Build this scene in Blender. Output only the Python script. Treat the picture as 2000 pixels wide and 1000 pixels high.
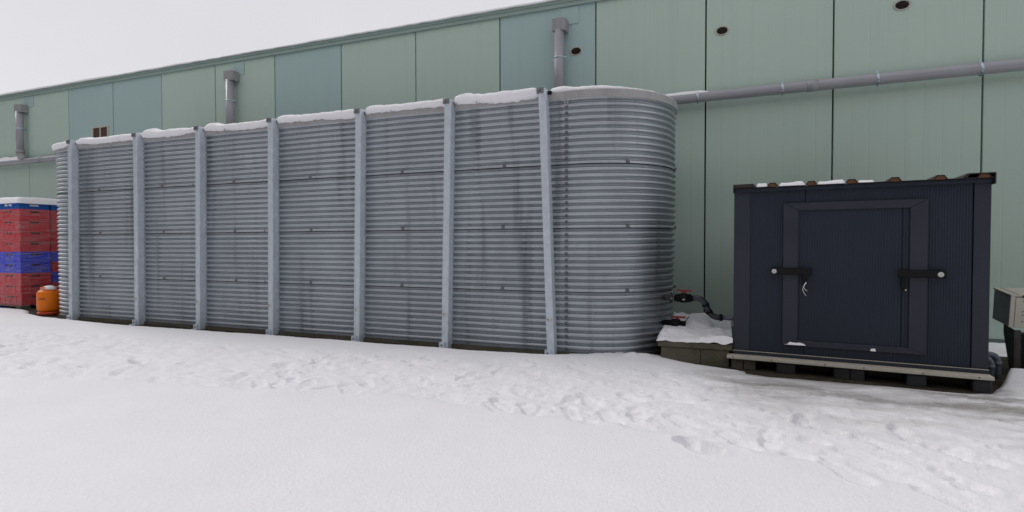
import bpy, bmesh, math, random
import numpy as np
from mathutils import Vector, Matrix
for o in list(bpy.data.objects): bpy.data.objects.remove(o)
S = bpy.context.scene; C = S.collection
rnd = random.Random(7)
R = math.radians

# ------------------------------------------------------------------ camera
YAW, PIT, ROL, EYE = .3681, .0225, .0018, .9908
cd = bpy.data.cameras.new('camera'); cam = bpy.data.objects.new('camera', cd); C.objects.link(cam)
cd.sensor_width = 36; cd.lens = 36*1046.6/2000; cd.clip_start = .05; cd.clip_end = 900
right = Vector((math.cos(YAW), math.sin(YAW), 0)); f0 = Vector((-math.sin(YAW), math.cos(YAW), 0)); up0 = Vector((0, 0, 1))
fw = f0*math.cos(PIT) - up0*math.sin(PIT); up1 = f0*math.sin(PIT) + up0*math.cos(PIT)
r2 = right*math.cos(ROL) - up1*math.sin(ROL); u2 = right*math.sin(ROL) + up1*math.cos(ROL)
M = Matrix((r2, u2, -fw)).transposed().to_4x4(); M.translation = Vector((0, 0, EYE))
cam.matrix_world = M; S.camera = cam

# ------------------------------------------------------------------ world, sun, exposure
SUN_EL, SUN_AZ = R(36), R(276)      # azimuth: direction the light comes from, from +y clockwise
w = bpy.data.worlds.new('World'); S.world = w; w.use_nodes = True
nt = w.node_tree; nt.nodes.clear()
out = nt.nodes.new('ShaderNodeOutputWorld'); bg = nt.nodes.new('ShaderNodeBackground'); bg.inputs[1].default_value = .1
sky = nt.nodes.new('ShaderNodeTexSky'); sky.sky_type = 'NISHITA'; sky.sun_disc = False
sky.sun_elevation = SUN_EL; sky.sun_rotation = SUN_AZ
tc = nt.nodes.new('ShaderNodeTexCoord'); nz = nt.nodes.new('ShaderNodeTexNoise')
nz.inputs['Scale'].default_value = 1.6; nz.inputs['Detail'].default_value = 5
cr = nt.nodes.new('ShaderNodeValToRGB')
cr.color_ramp.elements[0].position = .3; cr.color_ramp.elements[0].color = (7.0, 6.86, 7.16, 1)
cr.color_ramp.elements[1].position = .72; cr.color_ramp.elements[1].color = (8.0, 7.86, 8.14, 1)
mx = nt.nodes.new('ShaderNodeMix'); mx.data_type = 'RGBA'; mx.inputs[0].default_value = .94
nt.links.new(tc.outputs['Generated'], nz.inputs['Vector']); nt.links.new(nz.outputs[0], cr.inputs[0])
nt.links.new(sky.outputs[0], mx.inputs[6]); nt.links.new(cr.outputs[0], mx.inputs[7])
nt.links.new(mx.outputs[2], bg.inputs[0]); nt.links.new(bg.outputs[0], out.inputs[0])
sd = bpy.data.lights.new('sun', 'SUN'); sd.energy = 1.2; sd.angle = R(22); sd.color = (1, .97, .94)
sun = bpy.data.objects.new('sun', sd); C.objects.link(sun)
sv = Vector((math.sin(SUN_AZ)*math.cos(SUN_EL), math.cos(SUN_AZ)*math.cos(SUN_EL), math.sin(SUN_EL)))
sun.rotation_euler = sv.to_track_quat('Z', 'Y').to_euler(); sun.location = (0, 0, 20)
S.view_settings.view_transform = 'Standard'; S.view_settings.look = 'None'
S.view_settings.exposure = 0; S.view_settings.gamma = 1; S.view_settings.use_curve_mapping = False
S.render.engine = 'CYCLES'

# ------------------------------------------------------------------ numpy noise
def _h(ix, iy, seed):
    n = (ix*374761393 + iy*668265263 + seed*974634777) & 0x7fffffff
    n = ((n ^ (n >> 13))*1274126177) & 0x7fffffff
    return ((n ^ (n >> 16)) & 0xffff)/65535.0
def vnoise(x, y, seed=0):
    x = np.asarray(x, float); y = np.asarray(y, float)
    ix = np.floor(x).astype(np.int64); iy = np.floor(y).astype(np.int64)
    fx = x-ix; fy = y-iy; fx = fx*fx*(3-2*fx); fy = fy*fy*(3-2*fy)
    a = _h(ix, iy, seed); b = _h(ix+1, iy, seed); c = _h(ix, iy+1, seed); d = _h(ix+1, iy+1, seed)
    return (a*(1-fx)+b*fx)*(1-fy)+(c*(1-fx)+d*fx)*fy
def fbm(x, y, seed=0, octs=4):
    s = 0; a = .5
    for k in range(octs):
        s = s+a*(vnoise(x*2**k+k*17.3, y*2**k+k*9.1, seed+k)-.5); a *= .5
    return s
def sstep(a, b, x):
    t = np.clip((x-a)/(b-a), 0, 1); return t*t*(3-2*t)

# ------------------------------------------------------------------ materials
def mat(name, c1, c2=None, scale=4, stretch=(1, 1, 1), rough=.6, rough2=None, metal=0, bump=0, bscale=60, lo=.35, hi=.65,
        c3=None, s3=None, st3=(1, 1, 1), lo3=.6, hi3=.7, spec=.5, bstretch=(1, 1, 1), sss=0, detail=6, coord='world', attr3=None):
    m = bpy.data.materials.new(name); m.use_nodes = True
    n = m.node_tree.nodes; l = m.node_tree.links; b = n['Principled BSDF']
    b.inputs['Metallic'].default_value = metal; b.inputs['Roughness'].default_value = rough
    b.inputs['Specular IOR Level'].default_value = spec
    if coord == 'world':
        g = n.new('ShaderNodeNewGeometry'); src = g.outputs['Position']
    else:
        g = n.new('ShaderNodeTexCoord'); src = g.outputs['Object']
    def noise(sc, st, det=detail):
        mp = n.new('ShaderNodeMapping'); mp.inputs['Scale'].default_value = st
        t = n.new('ShaderNodeTexNoise'); t.inputs['Scale'].default_value = sc; t.inputs['Detail'].default_value = det
        t.inputs['Roughness'].default_value = .6
        l.new(src, mp.inputs[0]); l.new(mp.outputs[0], t.inputs['Vector']); return t.outputs[0]
    def ramp(s, a, c):
        r = n.new('ShaderNodeMapRange'); r.inputs[1].default_value = a; r.inputs[2].default_value = c
        l.new(s, r.inputs[0]); return r.outputs[0]
    col = None
    if c2 is None:
        b.inputs['Base Color'].default_value = (*c1, 1)
    else:
        fac = ramp(noise(scale, stretch), lo, hi)
        x = n.new('ShaderNodeMix'); x.data_type = 'RGBA'; l.new(fac, x.inputs[0])
        x.inputs[6].default_value = (*c1, 1); x.inputs[7].default_value = (*c2, 1); col = x.outputs[2]
        if c3 is not None:
            f3 = ramp(noise(s3, st3), lo3, hi3)
            if attr3:
                at = n.new('ShaderNodeAttribute'); at.attribute_name = attr3
                mu = n.new('ShaderNodeMath'); mu.operation = 'MULTIPLY'; l.new(at.outputs['Fac'], mu.inputs[0]); l.new(f3, mu.inputs[1]); f3 = mu.outputs[0]
            y = n.new('ShaderNodeMix'); y.data_type = 'RGBA'; l.new(f3, y.inputs[0])
            l.new(col, y.inputs[6]); y.inputs[7].default_value = (*c3, 1); col = y.outputs[2]
        l.new(col, b.inputs['Base Color'])
        if rough2 is not None:
            rr = n.new('ShaderNodeMapRange'); rr.inputs[3].default_value = rough; rr.inputs[4].default_value = rough2
            l.new(fac, rr.inputs[0]); l.new(rr.outputs[0], b.inputs['Roughness'])
    if bump:
        bp = n.new('ShaderNodeBump'); bp.inputs['Strength'].default_value = 1; bp.inputs['Distance'].default_value = bump
        l.new(noise(bscale, bstretch, 4), bp.inputs['Height']); l.new(bp.outputs[0], b.inputs['Normal'])
    if sss:
        b.inputs['Subsurface Weight'].default_value = sss; b.inputs['Subsurface Radius'].default_value = (.01, .012, .015)
        b.inputs['Subsurface Scale'].default_value = 1
    return m

MT = {}
MT['snow'] = mat('snow', (.90, .895, .915), (.87, .865, .89), 3, rough=.75, bump=.003, bscale=55, spec=.25)
MT['snow_ground'] = mat('snow_ground', (.90, .895, .915), (.87, .865, .89), 2.2, rough=.72, bump=.005, bscale=60, spec=.25,
                        c3=(.30, .29, .27), s3=2.6, st3=(.5, 1.9, 1), lo3=.30, hi3=.62, attr3='thin')
MT['soil'] = mat('soil', (.022, .016, .011), (.055, .042, .028), 9, rough=.9, bump=.02, bscale=25, spec=.3, c3=(.06, .075, .03), s3=5, lo3=.6, hi3=.7)
MT['green'] = mat('panel_green', (.48, .605, .525), (.46, .58, .505), .9, (1, 1, .35), rough=.45, rough2=.5, bump=.0012, bscale=9, bstretch=(9, 1, .15),
                  c3=(.43, .54, .475), s3=2.5, st3=(3.5, 1, .14), lo3=.55, hi3=.9, lo=.3, hi=.7)
MT['blue'] = mat('panel_blue_green', (.40, .54, .525), (.385, .52, .505), .9, (1, 1, .35), rough=.45, rough2=.5, bump=.0012, bscale=9, bstretch=(9, 1, .15),
                 c3=(.36, .48, .475), s3=2.5, st3=(3.5, 1, .14), lo3=.55, hi3=.9, lo=.3, hi=.7)
MT['fascia'] = mat('fascia_green', (.27, .37, .34), (.30, .40, .36), 3, rough=.4)
MT['joint'] = mat('joint_black', (.012, .016, .016), rough=.8)
MT['basetrim'] = mat('base_trim', (.10, .15, .13), (.12, .17, .14), 5, rough=.5)
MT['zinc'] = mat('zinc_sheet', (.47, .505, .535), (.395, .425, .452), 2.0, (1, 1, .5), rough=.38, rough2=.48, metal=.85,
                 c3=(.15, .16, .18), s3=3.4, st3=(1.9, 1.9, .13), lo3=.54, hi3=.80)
MT['post'] = mat('galvanised_post', (.62, .685, .745), (.52, .575, .63), 16, rough=.42, rough2=.55, metal=.3, bump=.0004, bscale=150,
                 c3=(.66, .71, .80), s3=5, st3=(1.5, 1.5, .5), lo3=.6, hi3=.66)
MT['steel'] = mat('dull_steel', (.26, .27, .29), (.20, .2, .215), 25, rough=.5, metal=.7)
MT['boltdark'] = mat('bolt_dark', (.12, .12, .125), (.18, .18, .185), 40, rough=.3, metal=.6)
MT['washer'] = mat('washer_white', (.62, .63, .6), (.5, .5, .47), 60, rough=.4)
MT['rim'] = mat('rim_grey', (.40, .395, .395), (.33, .325, .33), 6, (2, 2, 1), rough=.5, metal=.15)
MT['liner'] = mat('liner_black', (.012, .012, .014), rough=.7)
MT['concrete'] = mat('mossy_concrete', (.085, .075, .052), (.13, .115, .085), 6, rough=.9, bump=.01, bscale=40, c3=(.08, .085, .035), s3=7, lo3=.55, hi3=.68)
MT['pvc'] = mat('pvc_grey', (.36, .36, .39), (.32, .32, .35), 3, (1, 1, 1), rough=.35)
MT['pvc_hopper'] = mat('pvc_hopper', (.32, .315, .325), (.28, .275, .285), 5, (4, 4, .5), rough=.45)
MT['clamp'] = mat('clamp_zinc', (.62, .72, .82), (.45, .55, .63), 50, rough=.35, metal=.5)
MT['vring'] = mat('vent_ring', (.56, .54, .49), (.42, .40, .36), 30, rough=.5)
MT['vdark'] = mat('vent_dark', (.014, .011, .009), rough=.7)
MT['vbar'] = mat('vent_bar', (.05, .036, .026), rough=.6)
MT['cream'] = mat('cream_metal', (.58, .555, .47), (.52, .50, .42), 8, rough=.5)
MT['creamwood'] = mat('cream_beam', (.50, .47, .40), (.42, .39, .32), 9, (1, 1, 3), rough=.55)
MT['shed'] = mat('anthracite_panel', (.020, .0275, .043), (.023, .0305, .047), 3, rough=.5, spec=.3, bump=.0003, bscale=200, lo=.3, hi=.7,
                 c3=(.03, .036, .046), s3=14, st3=(1, 1, .4), lo3=.66, hi3=.85)
MT['shedtrim'] = mat('anthracite_trim', (.026, .030, .045), (.031, .035, .050), 4, (1, 1, .6), rough=.40, rough2=.5, spec=.35,
                     c3=(.11, .11, .12), s3=26, lo3=.73, hi3=.82)
MT['rust'] = mat('rusty_filler', (.13, .055, .022), (.09, .04, .018), 40, rough=.8)
MT['roofdark'] = mat('roof_dark', (.028, .019, .015), (.02, .016, .014), 20, rough=.55)
MT['black'] = mat('black_plastic', (.006, .006, .007), (.009, .009, .010), 20, rough=.6, spec=.2)
MT['rubber'] = mat('black_rubber', (.014, .014, .017), (.025, .024, .026), 12, rough=.6, bump=.003, bscale=40)
MT['whitedisc'] = mat('white_disc', (.55, .56, .54), (.46, .46, .44), 60, rough=.4)
MT['redplastic'] = mat('red_handle', (.26, .014, .012), (.2, .012, .012), 30, rough=.4)
MT['pipe_dark'] = mat('pipe_dark', (.028, .032, .042), (.035, .04, .05), 10, rough=.3)
MT['pipe_grey'] = mat('pipe_bluegrey', (.13, .145, .175), (.105, .12, .15), 10, rough=.35)
MT['string'] = mat('string', (.7, .68, .62), rough=.8)
MT['orange'] = mat('orange_paint', (.92, .21, .003), (.86, .19, .003), 8, rough=.4, spec=.3)
MT['orangered'] = mat('orange_red_foot', (.58, .06, .012), (.5, .05, .012), 8, rough=.4)
MT['navy'] = mat('navy_print', (.012, .012, .05), rough=.5)
MT['cratered'] = mat('crate_red', (.68, .03, .05), (.60, .025, .045), 9, rough=.42)
MT['crateblue'] = mat('crate_blue', (.025, .06, .80), (.022, .05, .68), 9, rough=.42)
MT['cratesky'] = mat('crate_sky_blue', (.02, .14, .52), (.02, .12, .46), 9, rough=.42)
MT['slot'] = mat('crate_slot', (.05, .008, .01), rough=.7)
MT['wood'] = mat('pallet_wood', (.22, .20, .15), (.16, .15, .12), 6, (1, 8, 8), rough=.85, bump=.004, bscale=30)
MT['acside'] = mat('unit_side', (.30, .33, .33), (.26, .29, .29), 10, rough=.45)
MT['darksteel'] = mat('dark_steel', (.03, .032, .032), (.05, .05, .048), 12, rough=.6)
MT['tree'] = mat('tree_mass', (.03, .035, .028), (.05, .05, .045), .6, rough=.95)
# shrink wrap film: mostly clear, milky where it is folded
def film_mat():
    m = bpy.data.materials.new('shrink_film'); m.use_nodes = True
    n = m.node_tree.nodes; l = m.node_tree.links; n.clear()
    o = n.new('ShaderNodeOutputMaterial'); mixs = n.new('ShaderNodeMixShader'); tr = n.new('ShaderNodeBsdfTransparent')
    pr = n.new('ShaderNodeBsdfPrincipled'); pr.inputs['Base Color'].default_value = (.62, .58, .56, 1); pr.inputs['Roughness'].default_value = .28
    g = n.new('ShaderNodeNewGeometry'); mp = n.new('ShaderNodeMapping'); mp.inputs['Scale'].default_value = (2.2, 2.2, 26); mp.inputs['Rotation'].default_value = (.05, .09, 0)
    t = n.new('ShaderNodeTexNoise'); t.inputs['Scale'].default_value = 2.2; t.inputs['Detail'].default_value = 7; t.inputs['Distortion'].default_value = .6
    mr = n.new('ShaderNodeMapRange'); mr.inputs[1].default_value = .42; mr.inputs[2].default_value = .80; mr.inputs[3].default_value = .05; mr.inputs[4].default_value = .52
    l.new(g.outputs['Position'], mp.inputs[0]); l.new(mp.outputs[0], t.inputs['Vector']); l.new(t.outputs[0], mr.inputs[0])
    l.new(mr.outputs[0], mixs.inputs[0]); l.new(tr.outputs[0], mixs.inputs[1]); l.new(pr.outputs[0], mixs.inputs[2]); l.new(mixs.outputs[0], o.inputs[0])
    return m
MT['film'] = film_mat()

# ------------------------------------------------------------------ object helpers
def tag(o, label=None, cat=None, group=None, kind=None):
    if label: o['label'] = label
    if cat: o['category'] = cat
    if group: o['group'] = group
    if kind: o['kind'] = kind
    return o
def thing(name, loc=(0, 0, 0), rz=0, **k):
    o = bpy.data.objects.new(name, None); C.objects.link(o); o.location = loc; o.rotation_euler = (0, 0, rz)
    o.empty_display_size = .1
    return tag(o, **k)
def link(name, me, m=None, parent=None, **k):
    o = bpy.data.objects.new(name, me); C.objects.link(o)
    if m and not me.materials: me.materials.append(MT[m])
    if parent: o.parent = parent
    return tag(o, **k)
def mesh(name, v, f, smooth=False):
    me = bpy.data.meshes.new(name); me.from_pydata([tuple(p) for p in v], [], f); me.update()
    if smooth: me.polygons.foreach_set('use_smooth', [True]*len(me.polygons))
    return me
class B:
    """collects shapes into one bmesh"""
    def __init__(s): s.bm = bmesh.new()
    def box(s, x0, x1, y0, y1, z0, z1, bev=0, rot=None):
        r = bmesh.ops.create_cube(s.bm, size=1); vs = r['verts']
        for v in vs:
            v.co = Vector(((x0+x1)/2+v.co.x*(x1-x0), (y0+y1)/2+v.co.y*(y1-y0), (z0+z1)/2+v.co.z*(z1-z0)))
        if bev:
            es = list({e for v in vs for e in v.link_edges})
            bmesh.ops.bevel(s.bm, geom=es, offset=bev, segments=2, affect='EDGES', profile=.5)
        return s
    def prism(s, poly, z0, z1, axis='y'):
        def P(a, b, c): return {'y': (a, c, b), 'z': (a, b, c), 'x': (c, a, b)}[axis]
        lo = [s.bm.verts.new(P(a, b, z0)) for a, b in poly]; hi = [s.bm.verts.new(P(a, b, z1)) for a, b in poly]
        n = len(poly)
        s.bm.faces.new(lo); s.bm.faces.new(hi[::-1])
        for i in range(n): s.bm.faces.new((lo[i], hi[i], hi[(i+1) % n], lo[(i+1) % n]))
        return s
    def tube(s, pts, r, seg=14, cap=True):
        pts = [Vector(p) for p in pts]; rs = r if isinstance(r, (list, tuple)) else [r]*len(pts)
        rings = []; prev = None
        for i, p in enumerate(pts):
            t = (pts[min(i+1, len(pts)-1)]-pts[max(i-1, 0)]).normalized()
            a = prev if prev is not None else (Vector((0, 0, 1)) if abs(t.z) < .9 else Vector((1, 0, 0)))
            a = (a-t*a.dot(t)).normalized(); prev = a; b = t.cross(a)
            rings.append([s.bm.verts.new(p+(a*math.cos(k*2*math.pi/seg)+b*math.sin(k*2*math.pi/seg))*rs[i]) for k in range(seg)])
        for i in range(len(rings)-1):
            for k in range(seg):
                f = s.bm.faces.new((rings[i][k], rings[i+1][k], rings[i+1][(k+1) % seg], rings[i][(k+1) % seg])); f.smooth = True
        if cap:
            s.bm.faces.new(rings[0]); s.bm.faces.new(rings[-1][::-1])
        return s
    def lathe(s, prof, seg=24, c=(0, 0, 0), sx=1, sy=1, axis='z'):
        rings = []
        for r, h in prof:
            ring = []
            for k in range(seg):
                a = 2*math.pi*k/seg; x = r*math.cos(a)*sx; y = r*math.sin(a)*sy
                p = {'z': (x, y, h), 'y': (x, h, y), 'x': (h, x, y)}[axis]
                ring.append(s.bm.verts.new((c[0]+p[0], c[1]+p[1], c[2]+p[2])))
            rings.append(ring)
        for i in range(len(rings)-1):
            for k in range(seg):
                f = s.bm.faces.new((rings[i][k], rings[i][(k+1) % seg], rings[i+1][(k+1) % seg], rings[i+1][k])); f.smooth = True
        for rg in (rings[0], rings[-1]):
            try: s.bm.faces.new(rg)
            except ValueError: pass
        return s
    def done(s, name, m, parent=None, **k):
        bmesh.ops.recalc_face_normals(s.bm, faces=s.bm.faces[:])
        me = bpy.data.meshes.new(name); s.bm.to_mesh(me); s.bm.free()
        return link(name, me, m, parent, **k)
def arc_pts(p0, p1, p2, n=8):
    a, b, c = Vector(p0), Vector(p1), Vector(p2)
    return [(a*(1-t)**2+b*2*t*(1-t)+c*t*t) for t in [i/n for i in range(n+1)]]

# ================================================================== SETTING
WALL = 6.495
big = mesh('ground', [(-400, -400, -.07), (400, -400, -.07), (400, 400, -.07), (-400, 400, -.07)], [(0, 1, 2, 3)])
link('ground', big, 'snow', kind='structure', label='snow covered ground reaching to the horizon')
# bare earth between the tank, the shed and the building
nx, ny = 280, 60
gx, gy = np.meshgrid(np.linspace(-15, 6, nx), np.linspace(4.05, 6.9, ny))
gz = .004+.02*fbm(gx*6, gy*6, 3)+.03*np.clip(fbm(gx*2, gy*2, 5), 0, 1)-.04*(1-sstep(4.25, 4.45, gy))
v = np.stack([gx.ravel(), gy.ravel(), gz.ravel()], 1)
fs = [(j*nx+i, j*nx+i+1, (j+1)*nx+i+1, (j+1)*nx+i) for j in range(ny-1) for i in range(nx-1)]
link('bare_earth', mesh('bare_earth', v, fs, True), 'soil', kind='structure', label='dark bare earth strip at the foot of tank and shed')

# ---- trodden snow sheet
def axis(parts):
    a = []
    for x0, x1, d in parts: a += list(np.arange(x0, x1, d))
    return np.array(a+[parts[-1][1]])
ax = axis([(-15, -7, .05), (-7, -3.2, .028), (-3.2, 2.5, .0125), (2.5, 6, .05)])
ay = axis([(-4, 1.4, .06), (1.4, 3.5, .0125), (3.5, 5.05, .014), (5.05, 6.45, .06)])
X, Y = np.meshgrid(ax, ay)
ex = np.array([-15, -9.9, -9.45, -9.1, -8.4, -6.65, -4, -2.2, -1.35, -.95, -.5, -.24, .07, .35, 1.0, 1.5, 1.68, 1.8, 1.9, 2.0, 2.2, 2.6, 6])
ey = np.array([4.86, 4.86, 4.80, 4.60, 4.44, 4.36, 4.40, 4.42, 4.46, 4.70, 4.74, 4.58, 4.48, 4.40, 4.38, 4.36, 4.42, 4.60, 4.80, 4.84, 4.70, 4.55, 4.5])
edge = np.interp(X, ex, ey)+.03*fbm(X*5, Y*5, 11)+.025*fbm(X*22, Y*22, 12)
H = .034+.03*fbm(X*.55, Y*.8, 21, 3)+.006*fbm(X*3, Y*5, 22)
# band where people walked
bu = np.interp(X, [-15, -7.8, -5.4, -2.96, -1.2, 0, .94, 1.8, 6], [3.6, 3.65, 3.85, 4.0, 4.3, 4.4, 4.3, 4.4, 4.4])
bl = np.interp(X, [-15, -4.7, -3.3, -2.15, -1.1, -.5, .2, .6, 1.0, 6], [2.3, 2.3, 2.55, 2.85, 2.85, 2.8, 2.68, 2.5, 2.35, 1.9])
wob = .22*fbm(X*1.3, Y*1.3, 31)
band = sstep(-.05, .16, bu-Y+wob)*sstep(-.03, .10, Y-bl+wob)
H -= band*.010
H += band*(.016*fbm(X*4.5, Y*5.5, 41, 5)+.010*np.abs(fbm(X*13, Y*16, 43, 3)))
H += .0016*fbm(X*40, Y*40, 49, 2)
H += band*.006*sstep(.16, .24, fbm(X*30, Y*30, 48, 2))     # crumbs
crust = fbm(X*5, Y*7, 47, 4)
crust2 = fbm(X*9+5, Y*12, 57, 4)
H += band*(.008*(sstep(.02, .030, crust)-.5)+.0045*(sstep(.04, .05, crust2)-.5)+.003*(sstep(-.09, -.08, crust2)-.5))              # broken crust plates with a clear edge
def foot(x, y, ang, L=.30, W=.105, d=.022, rim=.005):
    global H
    i0, i1 = np.searchsorted(ax, [x-.4, x+.4]); j0, j1 = np.searchsorted(ay, [y-.4, y+.4])
    xx = X[j0:j1, i0:i1]-x; yy = Y[j0:j1, i0:i1]-y
    u = xx*math.cos(ang)+yy*math.sin(ang); q = -xx*math.sin(ang)+yy*math.cos(ang)
    wloc = W/2*(1-.20*np.exp(-((u+.02)/.05)**2)+.05*np.sign(u))
    e = np.maximum(np.abs(u)/(L/2), 0)**2.6+np.abs(q/wloc)**2.6
    e = e+.25*fbm(xx*14+x*9, yy*14+y*7, 51)
    dent = 1-sstep(.80, 1.05, e)
    ring = np.exp(-((e-1.5)/.45)**2)
    depth = d*(1+.5*u/(L/2))
    H[j0:j1, i0:i1] += -dent*depth+ring*rim
foot(-.09, 2.66, -.70, .25, .14, .060, .004)
for x, y, a in [(.28, 2.69, .3), (.50, 2.57, -.7), (1.08, 2.99, -.6), (.73, 3.03, -.5), (-.74, 3.24, -.5), (-.56, 2.97, -.7), (-.51, 3.39, -.6), (-1.21, 2.89, -.3),
                (-1.02, 2.93, -.5), (-.35, 4.0, 2.6), (-2.29, 2.91, -.3), (-3.7, 2.63, -.2), (-6.3, 3.17, -.2), (-5.08, 2.57, -.15), (-4.57, 3.07, -.2), (-2.99, 3.09, -.2),
                (-.43, 3.09, -1), (-.19, 3.04, -.5), (.09, 2.82, -.6), (.92, 2.65, -.7), (.37, 2.92, .4), (.82, 2.43, -.5), (1.1, 3.72, -.3), (.5, 3.21, -.4)]:
    foot(x, y, a-.35, .25+.04*rnd.random(), .115, .011+.012*rnd.random(), .003)
for k in range(95):
    x = rnd.uniform(-8, 2.3); t = rnd.random()
    yu = np.interp(x, [-7.8, -5.4, -2.96, -1.2, 0, 2], [3.6, 3.8, 3.9, 4.1, 4.1, 4.1]); yl = np.interp(x, [-4.7, -2.15, .2, 1, 2], [2.4, 2.95, 2.8, 2.5, 2.4])
    foot(x, yl+(yu-yl)*t, rnd.gauss(-.7, .6)+(math.pi if rnd.random() < .4 else 0), .24+.07*rnd.random(), .095, .005+.012*rnd.random(), .003)
# heaps: by the tank foot, right of the shed
H += .030*np.exp(-((X+.72)/.32)**2-((Y-4.60)/.13)**2)*(.6+3.2*fbm(X*9, Y*9, 61, 4))
H += .09*np.exp(-((X-1.93)/.22)**2-((Y-4.70)/.16)**2)+.05*np.exp(-((X-2.5)/.4)**2-((Y-4.5)/.25)**2)
thin = np.exp(-((Y-4.2)/.34)**2)*sstep(-.4, .2, X)*(1-sstep(1.7, 1.95, X))+.42*np.exp(-((Y-3.7)/.5)**2)*sstep(-.3, .5, X)
thin = np.clip(thin*(1.15+1.6*fbm(X*2.2, Y*4, 71)), 0, 1)
H -= .010*np.clip(thin, 0, 1)
dist = edge-Y
soft = np.where(X > .2, .16, .07); soft = np.where(X > 1.7, .10, soft)
Z = H*sstep(0, 1, dist/soft)-.045*(1-sstep(-.06, .02, dist))
bd = np.minimum.reduce([X+15, 6-X, Y+4]); Z = np.where(bd < .8, -.075+(Z+.075)*sstep(0, .8, bd), Z)
nxx = len(ax); nyy = len(ay)
idx = np.arange(nxx*nyy).reshape(nyy, nxx)
quads = np.stack([idx[:-1, :-1], idx[:-1, 1:], idx[1:, 1:], idx[1:, :-1]], -1).reshape(-1, 4)
keep = ((dist[:-1, :-1] > -.3).ravel())
me = bpy.data.meshes.new('snow_cover'); q = quads[keep]
me.vertices.add(nxx*nyy); me.vertices.foreach_set('co', np.stack([X.ravel(), Y.ravel(), Z.ravel()], 1).ravel())
me.loops.add(len(q)*4); me.loops.foreach_set('vertex_index', q.ravel().astype(np.int32))
me.polygons.add(len(q)); me.polygons.foreach_set('loop_start', np.arange(0, len(q)*4, 4, dtype=np.int32))
me.polygons.foreach_set('use_smooth', np.ones(len(q), bool)); me.update(calc_edges=True); me.validate()
at = me.attributes.new('thin', 'FLOAT', 'POINT'); at.data.foreach_set('value', thin.ravel().astype(np.float32))
link('snow_cover', me, 'snow_ground', kind='structure', label='trodden snow lying over the yard with footprints')

# unseen trees read off dark reflections; left arm added to darken them, slab blocks light
tb = B(); line = [(-34+2*math.sin(k*.9), 4-k*1.2) for k in range(22)]+[(-31+k*1.15, -23.5-1.5*math.sin(k*.33)) for k in range(1, 85)]
rows = [[], [], [], []]; bk = []
for k, (x, y) in enumerate(line):
    hgt = 9.0+5.5*float(vnoise(k*.4, 0, 5))+2.5*float(vnoise(k*1.9, 3, 6)); wv = 1.5*math.sin(k*1.7)
    ox, oy = (wv, 0) if k < 22 else (0, wv)
    for q, fz in enumerate((0, .35, .7, 1)): rows[q].append(tb.bm.verts.new((x+ox*(1-fz), y+oy*(1-fz), hgt*fz)))
    bk.append(tb.bm.verts.new((x-5 if k < 22 else x, y-(0 if k < 22 else 6), 0)))
for i in range(len(line)-1):
    for q in range(3): tb.bm.faces.new((rows[q][i], rows[q][i+1], rows[q+1][i+1], rows[q+1][i]))
    tb.bm.faces.new((rows[3][i], rows[3][i+1], bk[i+1], bk[i]))
rq = np.random.RandomState(4)
for k in range(14000):                               # ragged twig and needle clumps over the mass
    q = rq.randint(0, len(line)); x, y = line[q]; top = rows[3][q].co.z
    z = top*(rq.rand()**.7)*1.12; off = rq.uniform(-1.2, 2.2)*(1.15-min(1, z/(top*1.15)))+rq.uniform(-.5, .5)
    along = rq.uniform(-.8, .8); c = Vector((x+off, y+along, z)) if q < 22 else Vector((x+along, y+off, z))
    sz = rq.uniform(.18, .5); d1 = Vector(rq.normal(size=3)).normalized()*sz; d2 = Vector(rq.normal(size=3)).normalized()*sz
    tb.bm.faces.new([tb.bm.verts.new(c+d1), tb.bm.verts.new(c+d2), tb.bm.verts.new(c-d1*.7-d2*.3)])
tb.done('unseen_tree_belt', 'tree', kind='stuff', label='unseen dark belt of trees behind and left of the camera, added for tank reflections')

# ================================================================== WAREHOUSE
wh = thing('warehouse', (-4, WALL, 0), label='long grey green warehouse clad in tall wall panels behind the tank', cat='building')
def wl(x): return x+4                      # world x to warehouse local x
b = B(); b.box(wl(-22), wl(9), .07, 14, 0, 3.93); b.done('wall_core', 'joint', wh)
for x_ in (wl(-22.05), wl(9.002)):
    b = B(); b.prism([(0, 0), (14, 0), (14, 5.34), (0, 3.92)], x_, x_+.048, axis='x'); b.done('end_wall', 'green', wh)
PW = 1.2595; W0 = -11.4858
pm = {}
for key in ('green', 'blue'):
    pw = PW-.016; pr_ = [(0, .004), (.004, 0)]
    for k in range(1, 8):
        c_ = pw*k/8; pr_ += [(c_-.011, 0), (c_-.006, .0012), (c_+.006, .0012), (c_+.011, 0)]
    pr_ += [(pw-.004, 0), (pw, .004), (pw, .066), (0, .066)]
    b = B(); b.prism(pr_, .062, 3.925, axis='z')
    bmesh.ops.recalc_face_normals(b.bm, faces=b.bm.faces[:])
    me = bpy.data.meshes.new('wall_panel'); b.bm.to_mesh(me); b.bm.free(); me.materials.append(MT[key]); pm[key] = me
for i in range(-6, 15):
    o = link('wall_panel', pm['blue' if i in (0, 1, 4, 7) else 'green'], None, wh)
    o.location = (wl(W0+PW*i+.008), (rnd.random()-.5)*.003, 0)
b = B(); b.box(wl(-22), wl(9), -.035, .065, 3.915, 3.995, bev=.006); b.box(wl(-22), wl(9), -.05, -.036, 3.965, 3.997, bev=.003); b.done('fascia', 'fascia', wh)
b = B(); b.prism([(-.06, 3.998), (14, 5.4), (14, 5.35), (-.06, 3.94+.06-.012)], wl(-22), wl(9), axis='x'); b.done('roof', 'fascia', wh)
b = B(); b.box(wl(-22), wl(9), -.022, .064, 0, .058, bev=.004); b.done('base_trim', 'basetrim', wh)
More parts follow.
